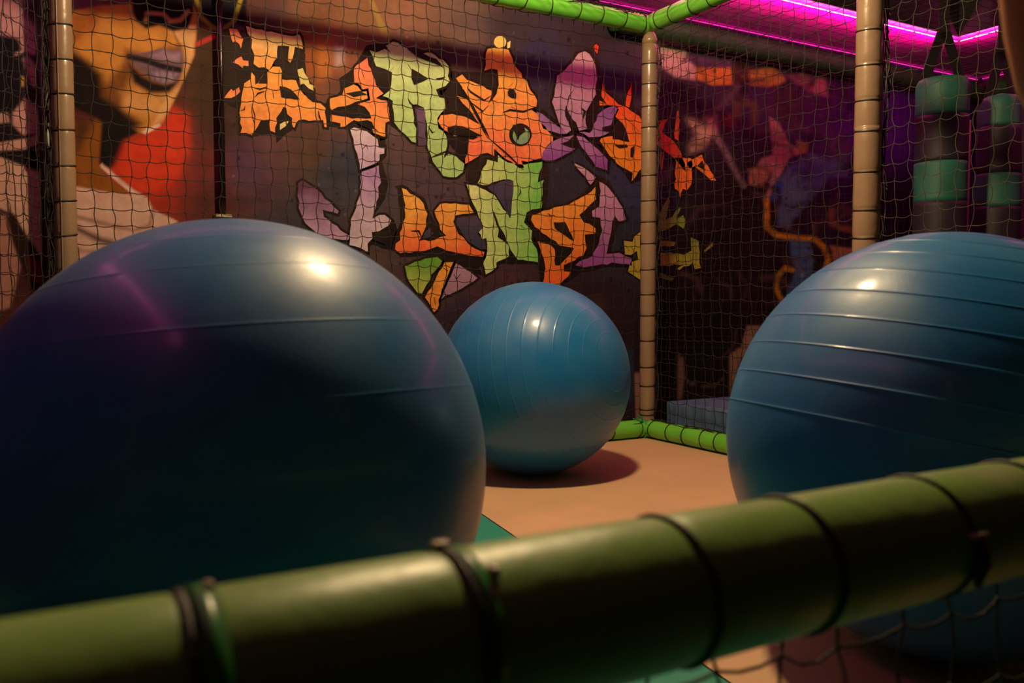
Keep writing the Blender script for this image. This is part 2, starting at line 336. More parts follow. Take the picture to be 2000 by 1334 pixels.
ca.data.foreach_set('color', np.c_[PAINT, np.ones(len(PAINT))].astype(np.float32).ravel())
sk = boxo('wall_back_core', (-2.4, WV+.002, -.04), (6.6, WV+.12, 3.1), BLKW, kind='structure'); sk.name = 'trim_9'

boxo('wall_right', (6.47, -3.2, -.04), (6.6, WV, 3.1), mat('purple_black_wall', (.09, .05, .085), .7, bump=.2), kind='structure')
boxo('wall_left', (-2.5, -3.2, -.04), (-2.4, WV, 3.1), BLKW, kind='structure')
boxo('wall_front', (-2.5, -3.3, -.04), (6.6, -3.2, 3.1), BLKW, kind='structure')
boxo('ceiling', (-2.5, -3.3, 3.1), (6.6, WV+.1, 3.2), BLKW, kind='structure')
boxo('floor', (-2.5, -3.3, -.1), (6.6, WV+.1, -.04), mat('dark_carpet', (.02, .017, .018), .9, bump=.4, bscale=150), kind='structure')
# dropped soffit ring that carries the light strips
SZ = 2.42; LU0, LU1, LV0, LV1 = -.62, 5.32, -1.4, 3.495
boxo('trim_1', (-2.4, LV1, SZ), (6.47, WV, SZ+.06), SOFF, kind='structure')
boxo('trim_2', (LU1, -3.2, SZ), (6.47, LV1, SZ+.06), SOFF, kind='structure')
boxo('trim_3', (-2.4, -3.2, SZ), (LU0, LV1, SZ+.06), SOFF, kind='structure')
boxo('trim_4', (LU0, LV1-.012, SZ-.005), (LU1, LV1-.001, 3.1), BLKW, kind='structure')
boxo('trim_5', (LU1-.011, -3.2, SZ-.005), (LU1-.001, LV1-.013, 3.1), BLKW, kind='structure')
boxo('trim_6', (LU0+.001, -3.2, SZ-.005), (LU0+.012, LV1-.013, 3.1), BLKW, kind='structure')

def led(a, b, label, dim=False):
    a = Vector(a); b = Vector(b); d = (b-a).normalized(); L = (b-a).length; u, v = frame(d)
    t = thing('led_strip', label, 'light strip', tuple(a))
    h = .0034 if not dim else .003
    def slab(p, q, hw, hh, m, nm):
        pts = [p+u*sx*hw+v*sy*hh for sx, sy in ((-1,-1),(1,-1),(1,1),(-1,1))]+[q+u*sx*hw+v*sy*hh for sx, sy in ((-1,-1),(1,-1),(1,1),(-1,1))]
        return pts, [(0,1,2,3),(7,6,5,4),(0,4,5,1),(1,5,6,2),(2,6,7,3),(3,7,4,0)]
    V, Fc = slab(a, b, h, h*.7, None, None); mesh_obj('strip', V, Fc, PINKD if dim else PINK, t)
    if not dim:
        parts = []; s = 0
        while s < L-.03:
            parts.append(slab(a+d*s, a+d*(s+.085), h*.8, h*.8, None, None)); s += .10
        V, Fc = join(parts); o = mesh_obj('diodes', V, Fc, PINKC, t); o['kind'] = 'stuff'
    return t
zl_ = SZ-.028
led((LU0+.03, LV1+.012, zl_), (LU1+.012, LV1+.012, zl_), 'bright pink light strip along the ceiling drop parallel to the painted wall')
led((LU1+.012, .9, zl_), (LU1+.012, LV1-.01, zl_), 'bright pink light strip running toward the viewer above the hanging bags')
led((LU0-.012, .6, zl_), (LU0-.012, LV1-.01, zl_), 'bright pink light strip at far left, seen only reflected on the nearest ball')
led((2.9, WV-.012, SZ-.012), (6.45, WV-.012, SZ-.012), 'thin dim pink reflection drawn as a glowing strip where the painted wall meets the ceiling drop', True)  # glowing bars here and below stand in for pink reflections along the joints
led((6.455, 1.0, SZ-.012), (6.455, WV-.05, SZ-.012), 'thin dim pink reflection drawn as a glowing strip where the dark right wall meets the ceiling drop', True)
# house lamp (above the frame) that lights the cage
t = thing('ceiling_lamp', 'warm ceiling lamp above the ball cage, out of frame', 'lamp', (1.42, 2.17, 3.1))
mesh_obj('lamp_rod', *tube([(1.42, 2.17, 3.1), (1.42, 2.17, 2.70)], .012), BLK, t)
mesh_obj('lamp_shade', *tube([(1.42, 2.17, 2.72), (1.42, 2.17, 2.705), (1.42, 2.17, 2.68)], [.03, .09, .11], 24, cap=False), BLK, t)

# ================================================================ MURAL LETTERING (flat paint on the wall)
mural = thing('graffiti_mural', 'colourful graffiti lettering with orange, green and mauve letters on the back wall', 'mural', (2.0, WV, 1.2))
def gradmat(c1, c2, horiz=False):
    key = 'mural_%02x%02x%02x_%02x%02x%02x_%d' % (*c1, *c2, horiz)
    if key in MATS: return MATS[key]
    m = bpy.data.materials.new(key); m.use_nodes = True; nt = m.node_tree; N = nt.nodes; L = nt.links; b = N['Principled BSDF']; b.inputs['Roughness'].default_value = .65; b.inputs['Specular IOR Level'].default_value = .15
    tc = N.new('ShaderNodeTexCoord'); sp = N.new('ShaderNodeSeparateXYZ'); L.new(tc.outputs['Generated'], sp.inputs[0])
    no = N.new('ShaderNodeTexNoise'); no.inputs['Scale'].default_value = 9; no.inputs['Detail'].default_value = 7; L.new(tc.outputs['Object'], no.inputs['Vector'])
    ad = N.new('ShaderNodeMath'); ad.operation = 'MULTIPLY_ADD'; ad.inputs[1].default_value = .8; L.new(no.outputs['Fac'], ad.inputs[0]); L.new(sp.outputs['X' if horiz else 'Z'], ad.inputs[2])
    mr = N.new('ShaderNodeMapRange'); mr.inputs['From Min'].default_value = .45; mr.inputs['From Max'].default_value = 1.35; L.new(ad.outputs[0], mr.inputs['Value'])
    mx = N.new('ShaderNodeMix'); mx.data_type = 'RGBA'; L.new(mr.outputs['Result'], mx.inputs['Factor'])
    mx.inputs['A'].default_value = (*alb(c2), 1); mx.inputs['B'].default_value = (*alb(c1), 1)
    if horiz: mx.inputs['A'].default_value, mx.inputs['B'].default_value = (*alb(c1), 1), (*alb(c2), 1)
    n2 = N.new('ShaderNodeTexNoise'); n2.inputs['Scale'].default_value = 40; n2.inputs['Detail'].default_value = 8; L.new(tc.outputs['Object'], n2.inputs['Vector'])
    m2 = N.new('ShaderNodeMapRange'); m2.inputs['From Min'].default_value = .3; m2.inputs['From Max'].default_value = .7; m2.inputs['To Min'].default_value = .85; m2.inputs['To Max'].default_value = 1.1; L.new(n2.outputs['Fac'], m2.inputs['Value'])
    vm = N.new('ShaderNodeVectorMath'); vm.operation = 'SCALE'; L.new(mx.outputs['Result'], vm.inputs[0]); L.new(m2.outputs['Result'], vm.inputs['Scale']); L.new(vm.outputs['Vector'], b.inputs['Base Color'])
    MATS[key] = m; return m
def rough_edge(P, step=9, amp=1.0, tick=.10):
    out = []; n = len(P)
    for i in range(n):
        a = np.array(P[i]); c = np.array(P[(i+1) % n]); L = np.hypot(*(c-a)); k = max(1, int(L/step)); nrm = np.array([-(c-a)[1], (c-a)[0]])/(L+1e-6)
        out.append(a+RNG.normal(0, amp*.4, 2))
        for j in range(1, k): out.append(a+(c-a)*j/k+nrm*RNG.normal(0, amp))
    return out
def area(P): return .5*sum(P[i][0]*P[(i+1) % len(P)][1]-P[(i+1) % len(P)][0]*P[i][1] for i in range(len(P)))
def offset(P, d):
    sg = 1 if area(P) > 0 else -1; out = []; n = len(P)
    for i in range(n):
        a, b_, c = np.array(P[i-1]), np.array(P[i]), np.array(P[(i+1) % n])
        e1 = b_-a; e2 = c-b_; n1 = np.array([e1[1], -e1[0]])/(np.hypot(*e1)+1e-6); n2 = np.array([e2[1], -e2[0]])/(np.hypot(*e2)+1e-6); m = n1+n2; l = np.hypot(*m)
        out.append(b_+sg*d*(m/l*min(1.6, 2/max(l, .4)) if l > .2 else n1))
    return out
def plate(name, P, lay, m, label=None):
    pts = [at(x, y, 1, WV-lay*.0016) for x, y in P]
    vs = [Vector((p[0], p[2])) for p in pts]
    r = delaunay_2d_cdt(vs, [], [list(range(len(vs)))], 1, 1e-6)
    V = [(v.x, WV-lay*.0016, v.y) for v in r[0]]
    Fc = [tuple(f) for f in r[2]]
    if not Fc: return
    # turn toward the room
    Fc = [f if (Vector(V[f[1]])-Vector(V[f[0]])).cross(Vector(V[f[2]])-Vector(V[f[0]])).y < 0 else f[::-1] for f in Fc]
    return mesh_obj(name, V, Fc, m, mural, label=label)
OUTL = gradmat((52,32,16), (40,24,14)); DKM = gradmat((58,38,24), (38,24,18)); GREY = gradmat((92,68,72), (66,60,64))
def letter(P, c1, c2, o, s, out=4.5, lay=2, horiz=False, nm='painted_letter', label=None, amp=1.25):
    P = [(o[0]+x/s, o[1]+y/s) for x, y in P]; P = rough_edge(P, amp=amp)
    if out: plate('letter_outline', offset(P, out), lay-1, OUTL)
    plate(nm, P, lay, gradmat(c1, c2, horiz), label)
def dark(P, o, s, lay=4, m=None, nm='letter_gap', amp=.7):
    plate(nm, rough_edge([(o[0]+x/s, o[1]+y/s) for x, y in P], amp=amp), lay, m or DKM)
def stroke(pts, wd, o, s, lay=4):
    P = [np.array((o[0]+x/s, o[1]+y/s)) for x, y in pts]; L = []; R_ = []; n = len(P)
    for i, p in enumerate(P):
        t = P[min(i+1, n-1)]-P[max(i-1, 0)]; t = t/np.hypot(*t); nn = np.array([-t[1], t[0]]); w_ = wd/s/2*(.25 if i in (0, n-1) else 1)
        L.append(p+nn*w_); R_.append(p-nn*w_)
    plate('brush_stroke', L+R_[::-1], lay, OUTL)
def disc(cx, cy, r, o, s, n=28): return [(cx+r*math.cos(a*2*math.pi/n), cy+r*math.sin(a*2*math.pi/n)) for a in range(n)]
A = ((420, 0), 4.1667); Bz = ((840, 40), 4.1667); D = ((560, 220), 3.334); Ez = ((860, 300), 3.571); Fz = ((1260, 60), 3.334); G = ((1260, 400), 2.668)
CR = (232,190,100); OR = (252,150,62); SAL = (250,125,78); OR2 = (248,105,50); LG = (212,205,115); GR = (175,185,95); PKM = (218,165,150); MAU = (165,105,120); PUR = (150,72,115)
dark([(60,240),(150,215),(250,300),(250,200),(520,260),(720,300),(740,600),(820,730),(820,830),(900,840),(1020,740),(1010,640),(1120,560),(1230,370),(1350,350),(1450,330),(1600,380),(1750,430),(1860,480),(1920,520),(1930,660),(1860,760),(1900,830),(1880,900),(1830,950),(1820,1040),(1890,1100),(1900,1250),(1800,1333),(1740,1330),(1720,1180),(1640,1190),(1440,1030),(1400,1000),(1395,1130),(1320,1150),(1120,980),(1070,1040),(900,1030),(860,990),(690,990),(500,1165),(490,1085),(320,1110),(200,1085),(200,900),(60,820)], *A, lay=.5, nm='letter_shadow')
letter([(255,215),(500,270),(600,290),(680,280),(700,310),(715,400),(650,380),(640,440),(610,510),(595,490),(605,380),(510,370),(505,470),(440,570),(400,545),(350,550),(310,520),(320,440),(295,390),(300,320),(265,270)], CR, OR, *A)
letter([(115,225),(180,235),(215,300),(230,320),(215,395),(165,330),(150,345),(135,320)], SAL, OR, *A, out=0)
letter([(145,505),(215,460),(230,490),(270,490),(270,535),(230,535),(225,560)], SAL, OR, *A, out=0)
letter([(75,800),(130,720),(150,740),(195,710),(205,745),(130,800)], SAL, OR, *A, out=0)
letter([(670,570),(715,555),(770,680),(810,700),(800,740),(760,720),(720,680),(690,690)], CR, CR, *A, out=0, lay=3)
letter([(300,590),(325,620),(325,690),(350,675),(400,590),(350,680),(425,680),(425,590),(470,540),(530,545),(550,580),(540,645),(660,655),(680,700),(700,740),(790,830),(860,840),(905,880),(890,920),(900,930),(910,1035),(890,1035),(880,980),(850,985),(680,980),(660,1000),(645,1040),(635,1035),(625,960),(585,930),(580,880),(555,870),(540,900),(500,960),(490,1080),(450,1060),(440,980),(370,985),(320,1070),(300,1100),(210,1080),(205,880),(240,680),(285,650)], (250,158,62), (253,140,62), *A, label='orange painted letter')
dark([(525,700),(620,730),(690,810),(540,790)], *A); dark([(705,680),(760,720),(790,740),(800,830),(760,800),(710,740)], *A)
letter([(525,1010),(600,980),(530,1060)], CR, CR, *A, out=0, lay=3)
stroke([(325,715),(370,725),(425,705)], 14, *A); stroke([(325,790),(350,760),(410,740)], 14, *A); stroke([(210,900),(240,890),(245,860)], 10, *A); stroke([(470,740),(480,800)], 12, *A); stroke([(840,900),(850,950),(865,985)], 12, *A); stroke([(300,850),(325,940),(320,1060)], 9, *A); stroke([(525,560),(515,700)], 8, *A)
letter([(925,820),(940,800),(1040,770),(1050,720),(1130,690),(1160,700),(1190,740),(1100,770),(1230,740),(1240,800),(1100,850),(1000,870),(950,890),(925,870)], OR, OR, *A, lay=3)
letter([(1150,530),(1180,515),(1240,470),(1250,530),(1270,560),(1310,690),(1370,760),(1310,800),(1400,820),(1415,880),(1420,990),(1385,1000),(1385,1110),(1370,1110),(1290,1080),(1280,1050),(1330,1070),(1280,990),(1130,975),(1080,1010),(1060,1030),(1020,1030),(1020,1000),(940,990),(940,930),(1040,950),(1270,965),(1260,920),(1220,870),(1160,850),(1230,810),(1250,800),(1130,680),(1130,560)], SAL, OR, *A, label='salmon painted letter')
dark([(1060,760),(1180,740),(1240,775),(1130,790)], *A); stroke([(1195,570),(1215,640)], 10, *A)
dark([(1280,550),(1380,545),(1430,600),(1430,700),(1380,760),(1330,720)], *A, lay=1.2)
letter([(1255,410),(1310,430),(1380,400),(1430,430),(1390,370),(1450,340),(1560,390),(1640,440),(1760,430),(1860,490),(1905,540),(1895,620),(1910,660),(1880,700),(1800,730),(1820,790),(1870,800),(1880,880),(1840,920),(1810,960),(1820,1040),(1880,1100),(1890,1190),(1880,1240),(1860,1290),(1900,1250),(1960,1270),(2030,1330),(2020,1400),(1960,1440),(1860,1430),(1800,1360),(1760,1270),(1730,1200),(1725,1050),(1700,880),(1640,850),(1600,850),(1620,960),(1640,1170),(1600,1150),(1500,1050),(1460,1000),(1445,820),(1370,780),(1420,740),(1440,650),(1440,590),(1380,560),(1310,540)], LG, GR, *A, label='pale green painted letter')
dark([(1600,560),(1660,590),(1740,640),(1620,690),(1600,640)], *A); dark([(1560,395),(1700,440),(1800,480),(1860,550),(1800,520),(1640,460)], *A)
letter([(1632,870),(1695,880),(1715,1000),(1720,1185),(1655,1185),(1645,1000)], (125,85,90), (100,70,70), *A, out=0, lay=3)
stroke([(1570,800),(1590,840),(1620,860)], 14, *A); stroke([(1800,640),(1840,640),(1875,625)], 18, *A); stroke([(1730,1020),(1770,1080),(1790,1070)], 12, *A); stroke([(1740,1180),(1750,1130)], 8, *A); stroke([(1570,520),(1600,570)], 12, *A); stroke([(1580,740),(1570,800)], 8, *A); stroke([(1760,1280),(1840,1250),(1900,1220)], 18, *A); stroke([(1420,580),(1450,550)], 8, *A)
# fish-like orange letter with a green eye
dark([(60,560),(140,400),(250,420),(450,420),(560,380),(560,600),(480,760),(300,700),(420,860),(480,960),(440,1000),(300,1000),(280,1180),(200,1060),(60,880),(40,800)], *Bz, lay=.5, nm='letter_shadow')
letter([(440,410),(450,310),(470,230),(530,220),(640,235),(680,350),(740,430),(800,530),(870,650),(865,700),(820,730),(870,760),(900,830),(960,900),(1000,940),(1000,980),(940,1040),(910,1120),(850,1135),(740,1140),(770,1200),(720,1200),(660,1150),(560,1080),(520,1040),(520,1100),(470,1080),(380,1110),(290,1165),(310,1050),(310,970),(430,960),(350,930),(200,940),(110,890),(65,820),(90,770),(180,760),(290,790),(400,850),(330,730),(270,680),(220,610),(310,650),(230,500),(215,470),(260,440),(350,500),(500,570),(500,620),(470,680),(520,630),(550,560),(555,480),(545,400),(500,390)], (250,170,62), (250,118,66), *Bz, label='orange painted letter shaped like a fish head')
letter(disc(570,175,50,*Bz), (232,180,80), (232,180,80), *Bz, lay=3, amp=.3, out=0); letter([(630,180),(655,165),(650,220),(625,230)], CR, CR, *Bz, lay=3, out=0, amp=.3)
dark([(630,580),(650,550),(680,560),(705,600),(700,635),(660,630),(635,610)], *Bz)
plate('eye_ring', rough_edge([(840+x/4.1667, 40+y/4.1667) for x, y in disc(735,930,92,*Bz)], amp=.5), 4, OUTL)
plate('eye_iris', rough_edge([(840+x/4.1667, 40+y/4.1667) for x, y in disc(742,937,70,*Bz)], amp=.4), 5, gradmat((150,170,90), (140,150,100)))
dark([(670,850),(760,850),(775,900),(730,940),(715,975),(695,930)], *Bz, lay=6)
dark([(140,870),(190,855),(260,860),(330,890),(430,940),(300,945),(180,930),(145,900)], *Bz)
for p, w_ in (([(590,750),(650,728),(760,742),(860,705)], 16), ([(310,650),(430,740),(475,690)], 14), ([(270,560),(340,690),(440,880),(480,950)], 22), ([(300,540),(330,580),(440,650),(500,610)], 14), ([(380,740),(430,890),(470,960)], 8), ([(470,950),(620,1080),(760,1215)], 14), ([(640,540),(680,505)], 8), ([(660,700),(720,735)], 10), ([(540,1040),(545,1100)], 10), ([(640,1090),(720,1170)], 10), ([(595,300),(590,400)], 12), ([(630,340),(625,390)], 9)): stroke(p, w_, *Bz)
# mauve flower letter
dark([(995,560),(1100,380),(1180,250),(1300,230),(1380,330),(1390,640),(1360,760),(1500,680),(1560,720),(1480,900),(1480,960),(1380,990),(1480,1100),(1460,1240),(1340,1210),(1210,1040),(1060,1140),(900,1150),(900,1060),(960,960),(860,740),(920,720),(1040,830),(980,680)], *Bz, lay=.5, nm='letter_shadow', m=OUTL)
letter([(1175,310),(1210,265),(1260,250),(1300,270),(1330,325),(1350,400),(1360,480),(1350,600),(1300,690),(1270,740),(1260,800),(1280,880),(1210,900),(1190,830),(1120,740),(1105,690),(1100,780),(1150,890),(1110,920),(1060,860),(1010,700),(995,660),(1020,560),(1035,450),(1100,400)], (200,145,120), (190,135,130), *Bz, label='mauve painted petal letter')
dark([(1100,690),(1120,740),(1190,840),(1195,900),(1165,900),(1110,800)], *Bz); stroke([(1110,720),(1130,620),(1170,560)], 10, *Bz); stroke([(1230,710),(1260,740),(1240,820)], 22, *Bz)
letter([(865,740),(920,760),(1000,830),(1070,880),(1110,920),(1000,910),(920,880)], (155,105,120), (175,115,125), *Bz)
letter([(1170,930),(1120,980),(1060,1000),(1180,1045),(1100,1090),(1010,1140),(910,1135),(925,1060),(980,990),(1080,950)], (180,120,130), PUR, *Bz)
letter([(1190,940),(1250,950),(1370,1050),(1445,1130),(1440,1225),(1350,1190),(1290,1100),(1220,1000)], (180,120,130), PUR, *Bz)
letter([(1210,905),(1300,920),(1330,850),(1360,770),(1400,730),(1500,695),(1530,710),(1500,770),(1470,850),(1400,870),(1400,900),(1460,910),(1380,950),(1290,950)], (145,95,115), (175,120,130), *Bz)
stroke([(1470,760),(1500,710)], 12, *Bz); letter([(1325,215),(1350,190),(1375,210),(1360,275),(1340,250)], (210,70,35), (210,70,35), *Bz, out=2)
# red-orange letter at the post
dark([(1370,480),(1460,560),(1560,640),(1620,480),(1670,520),(1660,680),(1720,760),(1720,1300),(1640,1330),(1560,1220),(1460,1120),(1360,1000),(1480,920),(1500,800)], *Bz, lay=.5, nm='letter_shadow')
letter([(1400,500),(1430,590),(1530,680),(1600,710),(1700,780),(1780,860),(1780,1180),(1700,1220),(1640,1310),(1650,1240),(1560,1190),(1500,1130),(1430,1060),(1380,980),(1390,960),(1480,940),(1490,970),(1620,990),(1600,900),(1560,830),(1510,780),(1540,720),(1460,690),(1380,690),(1380,650),(1440,680),(1395,620)], (238,88,34), (240,150,36), *Bz, label='red-orange painted letter beside the corner post')
letter([(1590,700),(1600,620),(1640,500),(1640,580),(1620,710)], (225,85,32), (235,95,32), *Bz, out=2)
dark([(1500,1010),(1600,1010),(1610,1030),(1540,1040),(1580,1075)], *Bz); dark([(1630,1040),(1660,1020),(1650,1120),(1630,1110)], *Bz)
for p in ([(1560,820),(1620,980)], [(1640,800),(1660,960)], [(1430,1000),(1560,1180)], [(1600,1060),(1640,1180)], [(1560,760),(1700,900)], [(1400,540),(1450,650)]): stroke(p, 8, *Bz)
letter([(80,590),(150,575),(125,610),(110,660),(190,720),(235,790),(260,860),(265,920),(190,830),(80,740)], (200,78,36), (225,95,36), *Fz)
letter([(200,830),(300,830),(310,870),(300,1000),(270,1040),(245,1030),(230,1090),(215,1040),(195,1030)], (250,140,42), (240,125,40), *Fz, label='orange painted spike right of the corner post')
letter([(270,860),(370,810),(380,850),(410,880),(460,975),(430,975),(325,880),(290,900)], (250,140,42), (248,150,42), *Fz); dark([(340,880),(372,845),(392,915)], *Fz)
letter([(195,700),(205,520),(218,520),(222,720)], (190,85,35), (220,100,36), *Fz, out=1.5); letter([(100,790),(120,790),(115,910),(100,900)], (180,80,30), (170,80,30), *Fz, out=1.5)
for p in ([(215,850),(215,1000)], [(240,860),(235,1020)], [(260,940),(262,1020)], [(285,900),(280,1000)]): stroke(p, 5, *Fz)
letter([(85,1200),(150,1080),(160,1110),(130,1230),(180,1210),(235,1140),(200,1230),(250,1200),(270,1250),(250,1290),(200,1260),(130,1300),(90,1310)], (130,140,45), (150,165,55), *Fz)
letter([(75,185),(160,195),(150,215),(75,215)], (165,145,45), (165,145,45), *G, out=2)
letter([(240,170),(280,190),(285,250),(290,330),(260,335),(250,300),(180,340),(165,335),(200,310),(80,320),(80,250),(200,260),(240,240)], (150,150,55), (195,165,45), *G, out=2)
stroke([(120,250),(115,310)], 5, *G); stroke([(160,255),(165,300)], 5, *G); stroke([(230,250),(240,300)], 5, *G); stroke([(200,262),(195,310)], 5, *G)
letter([(305,235),(355,195),(350,215),(310,245)], (165,145,45), (165,145,45), *G, out=1); letter([(75,355),(150,385),(140,400),(75,375)], (150,140,45), (150,140,45), *G, out=1)
# lower row
dark([(260,210),(180,190),(180,60),(330,20),(740,40),(760,160),(740,380),(620,410),(640,560),(700,700),(700,770),(420,770),(310,850),(290,740),(310,640),(250,560)], *Ez, lay=.5, nm='letter_shadow')
letter([(330,40),(400,60),(400,10),(470,60),(590,80),(715,55),(690,130),(680,200),(720,180),(715,250),(705,380),(640,390),(600,410),(580,480),(640,540),(630,600),(680,700),(680,755),(540,740),(480,650),(480,720),(390,760),(390,790),(315,840),(300,760),(330,680),(320,590),(290,600),(260,540),(300,520),(270,440),(240,370),(210,300),(185,210),(280,240),(380,290),(420,360),(480,450),(500,330),(510,190),(480,180),(400,190),(330,220),(260,210),(290,130)], (222,200,110), (135,185,70), *Ez, horiz=True, label='cream to green painted letter behind the middle ball')
dark([(330,235),(430,190),(510,190),(510,250),(490,450),(440,370),(390,290)], *Ez, m=GREY); dark([(360,390),(450,570),(480,640),(430,600),(400,580),(410,530)], *Ez)
stroke([(545,300),(560,270),(555,240)], 10, *Ez); stroke([(410,190),(415,160)], 9, *Ez); stroke([(590,520),(560,500)], 9, *Ez); stroke([(680,220),(670,380)], 7, *Ez); stroke([(480,640),(490,700),(540,740)], 14, *Ez); stroke([(400,380),(420,395)], 9, *Ez); stroke([(640,590),(580,600)], 7, *Ez)
dark([(700,480),(760,470),(900,560),(930,640),(1000,800),(1300,960),(1250,1010),(1290,1070),(1200,1040),(1000,960),(900,930),(740,940),(680,890),(700,800),(740,700),(720,500)], *D, lay=.5, nm='letter_shadow')
letter([(750,490),(830,540),(890,590),(915,660),(910,740),(880,800),(860,840),(960,830),(1040,800),(1000,760),(970,680),(960,640),(1000,595),(1100,590),(1190,600),(1220,650),(1150,660),(1100,670),(1085,710),(1120,790),(1200,870),(1290,905),(1280,940),(1180,930),(1070,905),(980,870),(900,900),(800,910),(740,915),(705,890),(710,850),(740,830),(735,780),(770,690),(775,600)], (248,168,64), OR2, *D, label='orange hooked painted letter above the balls')
dark([(1110,690),(1240,670),(1280,740),(1240,790),(1290,830),(1300,890),(1260,890),(1180,840),(1110,740)], *D, m=GREY); dark([(900,780),(930,750),(955,790),(920,820),(885,825)], *D, m=GREY)
stroke([(810,770),(860,770),(880,810)], 14, *D); stroke([(1125,790),(1130,820)], 8, *D)
dark([(400,90),(440,55),(640,160),(650,280),(620,320),(660,460),(640,560),(560,680),(700,700),(720,760),(680,900),(560,860),(470,900),(400,840),(460,560),(480,450)], *D, lay=.5, nm='letter_shadow')
letter([(415,110),(440,95),(520,120),(590,175),(600,230),(635,225),(635,265),(605,270),(605,310),(480,370),(465,300)], (225,180,155), (200,150,145), *D, label='pale pink painted letter')
letter([(490,385),(600,340),(612,420),(600,520),(570,640),(560,690),(600,670),(640,665),(680,700),(670,735),(600,770),(555,780),(560,820),(530,850),(530,910),(480,880),(410,860),(415,700),(440,650),(470,560),(485,450)], (180,125,135), (222,175,150), *D)
stroke([(490,240),(520,210),(530,240)], 9, *D); stroke([(600,680),(620,750)], 10, *D); stroke([(520,390),(530,400)], 8, *D)
dark([(560,790),(680,760),(640,860),(560,830)], *D)
letter([(75,460),(100,440),(170,480),(280,580),(335,640),(330,660),(300,650),(235,630),(240,680),(410,800),(400,830),(300,820),(200,790),(120,720),(80,620),(70,540)], (110,62,70), (200,140,140), *D, label='purple painted hook above the largest ball')
letter([(770,1000),(900,950),(980,940),(1015,965),(940,1060),(880,1180),(850,1170),(800,1100)], (110,145,45), (190,170,70), *D)
letter([(1030,975),(1080,975),(1040,1080),(1000,1190),(980,1280),(960,1300),(900,1200),(960,1100)], (245,150,55), (245,135,50), *D)
letter([(1100,985),(1170,1020),(1245,1075),(1150,1140),(1005,1215),(1050,1100)], (190,130,130), (175,115,110), *D)
stroke([(1090,1050),(1105,1085),(1130,1050)], 9, *D); stroke([(920,1130),(960,1155)], 8, *D); stroke([(960,1200),(970,1250)], 10, *D); stroke([(1020,1010),(1050,1030)], 10, *D)
dark([(580,430),(720,390),(960,310),(1110,150),(1180,190),(1320,460),(1240,500),(1190,690),(1350,700),(1360,800),(1180,790),(980,830),(840,930),(700,910),(640,580)], *Ez, lay=.5, nm='letter_shadow')
letter([(1080,230),(1085,320),(1040,360),(1010,390),(970,430),(1000,480),(1040,490),(1080,520),(1080,555),(1010,565),(1020,660),(1000,710),(900,760),(860,780),(860,820),(915,825),(830,915),(715,900),(735,800),(710,700),(680,615),(740,625),(800,670),(800,780),(830,780),(890,720),(935,660),(830,640),(740,570),(660,510),(630,460),(640,430),(720,400),(870,360),(960,320),(1020,290)], (246,155,50), (244,110,44), *Ez, label='orange angular painted letter above the middle ball')
dark([(790,480),(870,475),(930,610),(870,570),(800,520)], *Ez); stroke([(750,415),(770,435),(800,430)], 9, *Ez); stroke([(760,680),(775,700)], 10, *Ez); stroke([(880,740),(870,760)], 16, *Ez)
letter([(930,65),(1000,100),(1085,165),(1050,220),(990,140)], (205,150,130), (195,135,125), *Ez)
letter([(1110,190),(1160,220),(1230,310),(1270,370),(1295,460),(1245,475),(1215,430),(1200,480),(1190,560),(1170,640),(1160,700),(1250,690),(1335,730),(1335,785),(1200,760),(1090,780),(1000,795),(940,780),(1060,710),(1110,620),(1130,540),(1120,450),(1060,440),(1055,400),(1110,370)], (205,145,130), (165,85,120), *Ez, label='mauve painted letter left of the corner post')
stroke([(1180,390),(1190,430)], 9, *Ez); stroke([(970,770),(990,790)], 14, *Ez)
letter([(1280,610),(1340,620),(1350,580),(1398,545),(1398,880),(1350,850),(1310,820),(1330,760),(1380,740),(1370,680),(1330,710),(1290,700)], (200,165,60), (195,160,50), *Ez, out=3)
stroke([(1330,640),(1350,690)], 10, *Ez); stroke([(1350,780),(1370,830)], 9, *Ez); stroke([(1290,640),(1320,680)], 8, *Ez)

# ================================================================ FLOOR MATS
def prism(P, z0, z1):
    n = len(P); V = [(x, y, z0) for x, y in P]+[(x, y, z1) for x, y in P]
    return V, [tuple(range(n))[::-1], tuple(range(n, 2*n))]+[(i, (i+1) % n, n+(i+1) % n, n+i) for i in range(n)]
sx = lambda v: 1.156+(v-1.182)*.142
tag(mesh_obj('floor_mat', *prism([(sx(.2), .2), (CX+.02, .2), (CX+.02, CY+.02), (sx(CY), CY+.02)], -.04, 0), TANF), 'large tan vinyl floor mat under the middle and right balls', 'mat')
tag(mesh_obj('floor_mat', *prism([(-.9, .2), (sx(.2)-.004, .2), (sx(CY)-.004, CY+.02), (0, CY+.02)], -.04, -.001), TEAL), 'teal vinyl floor mat under the largest ball', 'mat')
o = boxo('foam_block', (3.02, 2.3, -.04), (4.3, 3.61, .178), MATB, bev=.018); tag(o, 'blue-grey vinyl foam block lying beyond the netting right of the corner post', 'foam block')

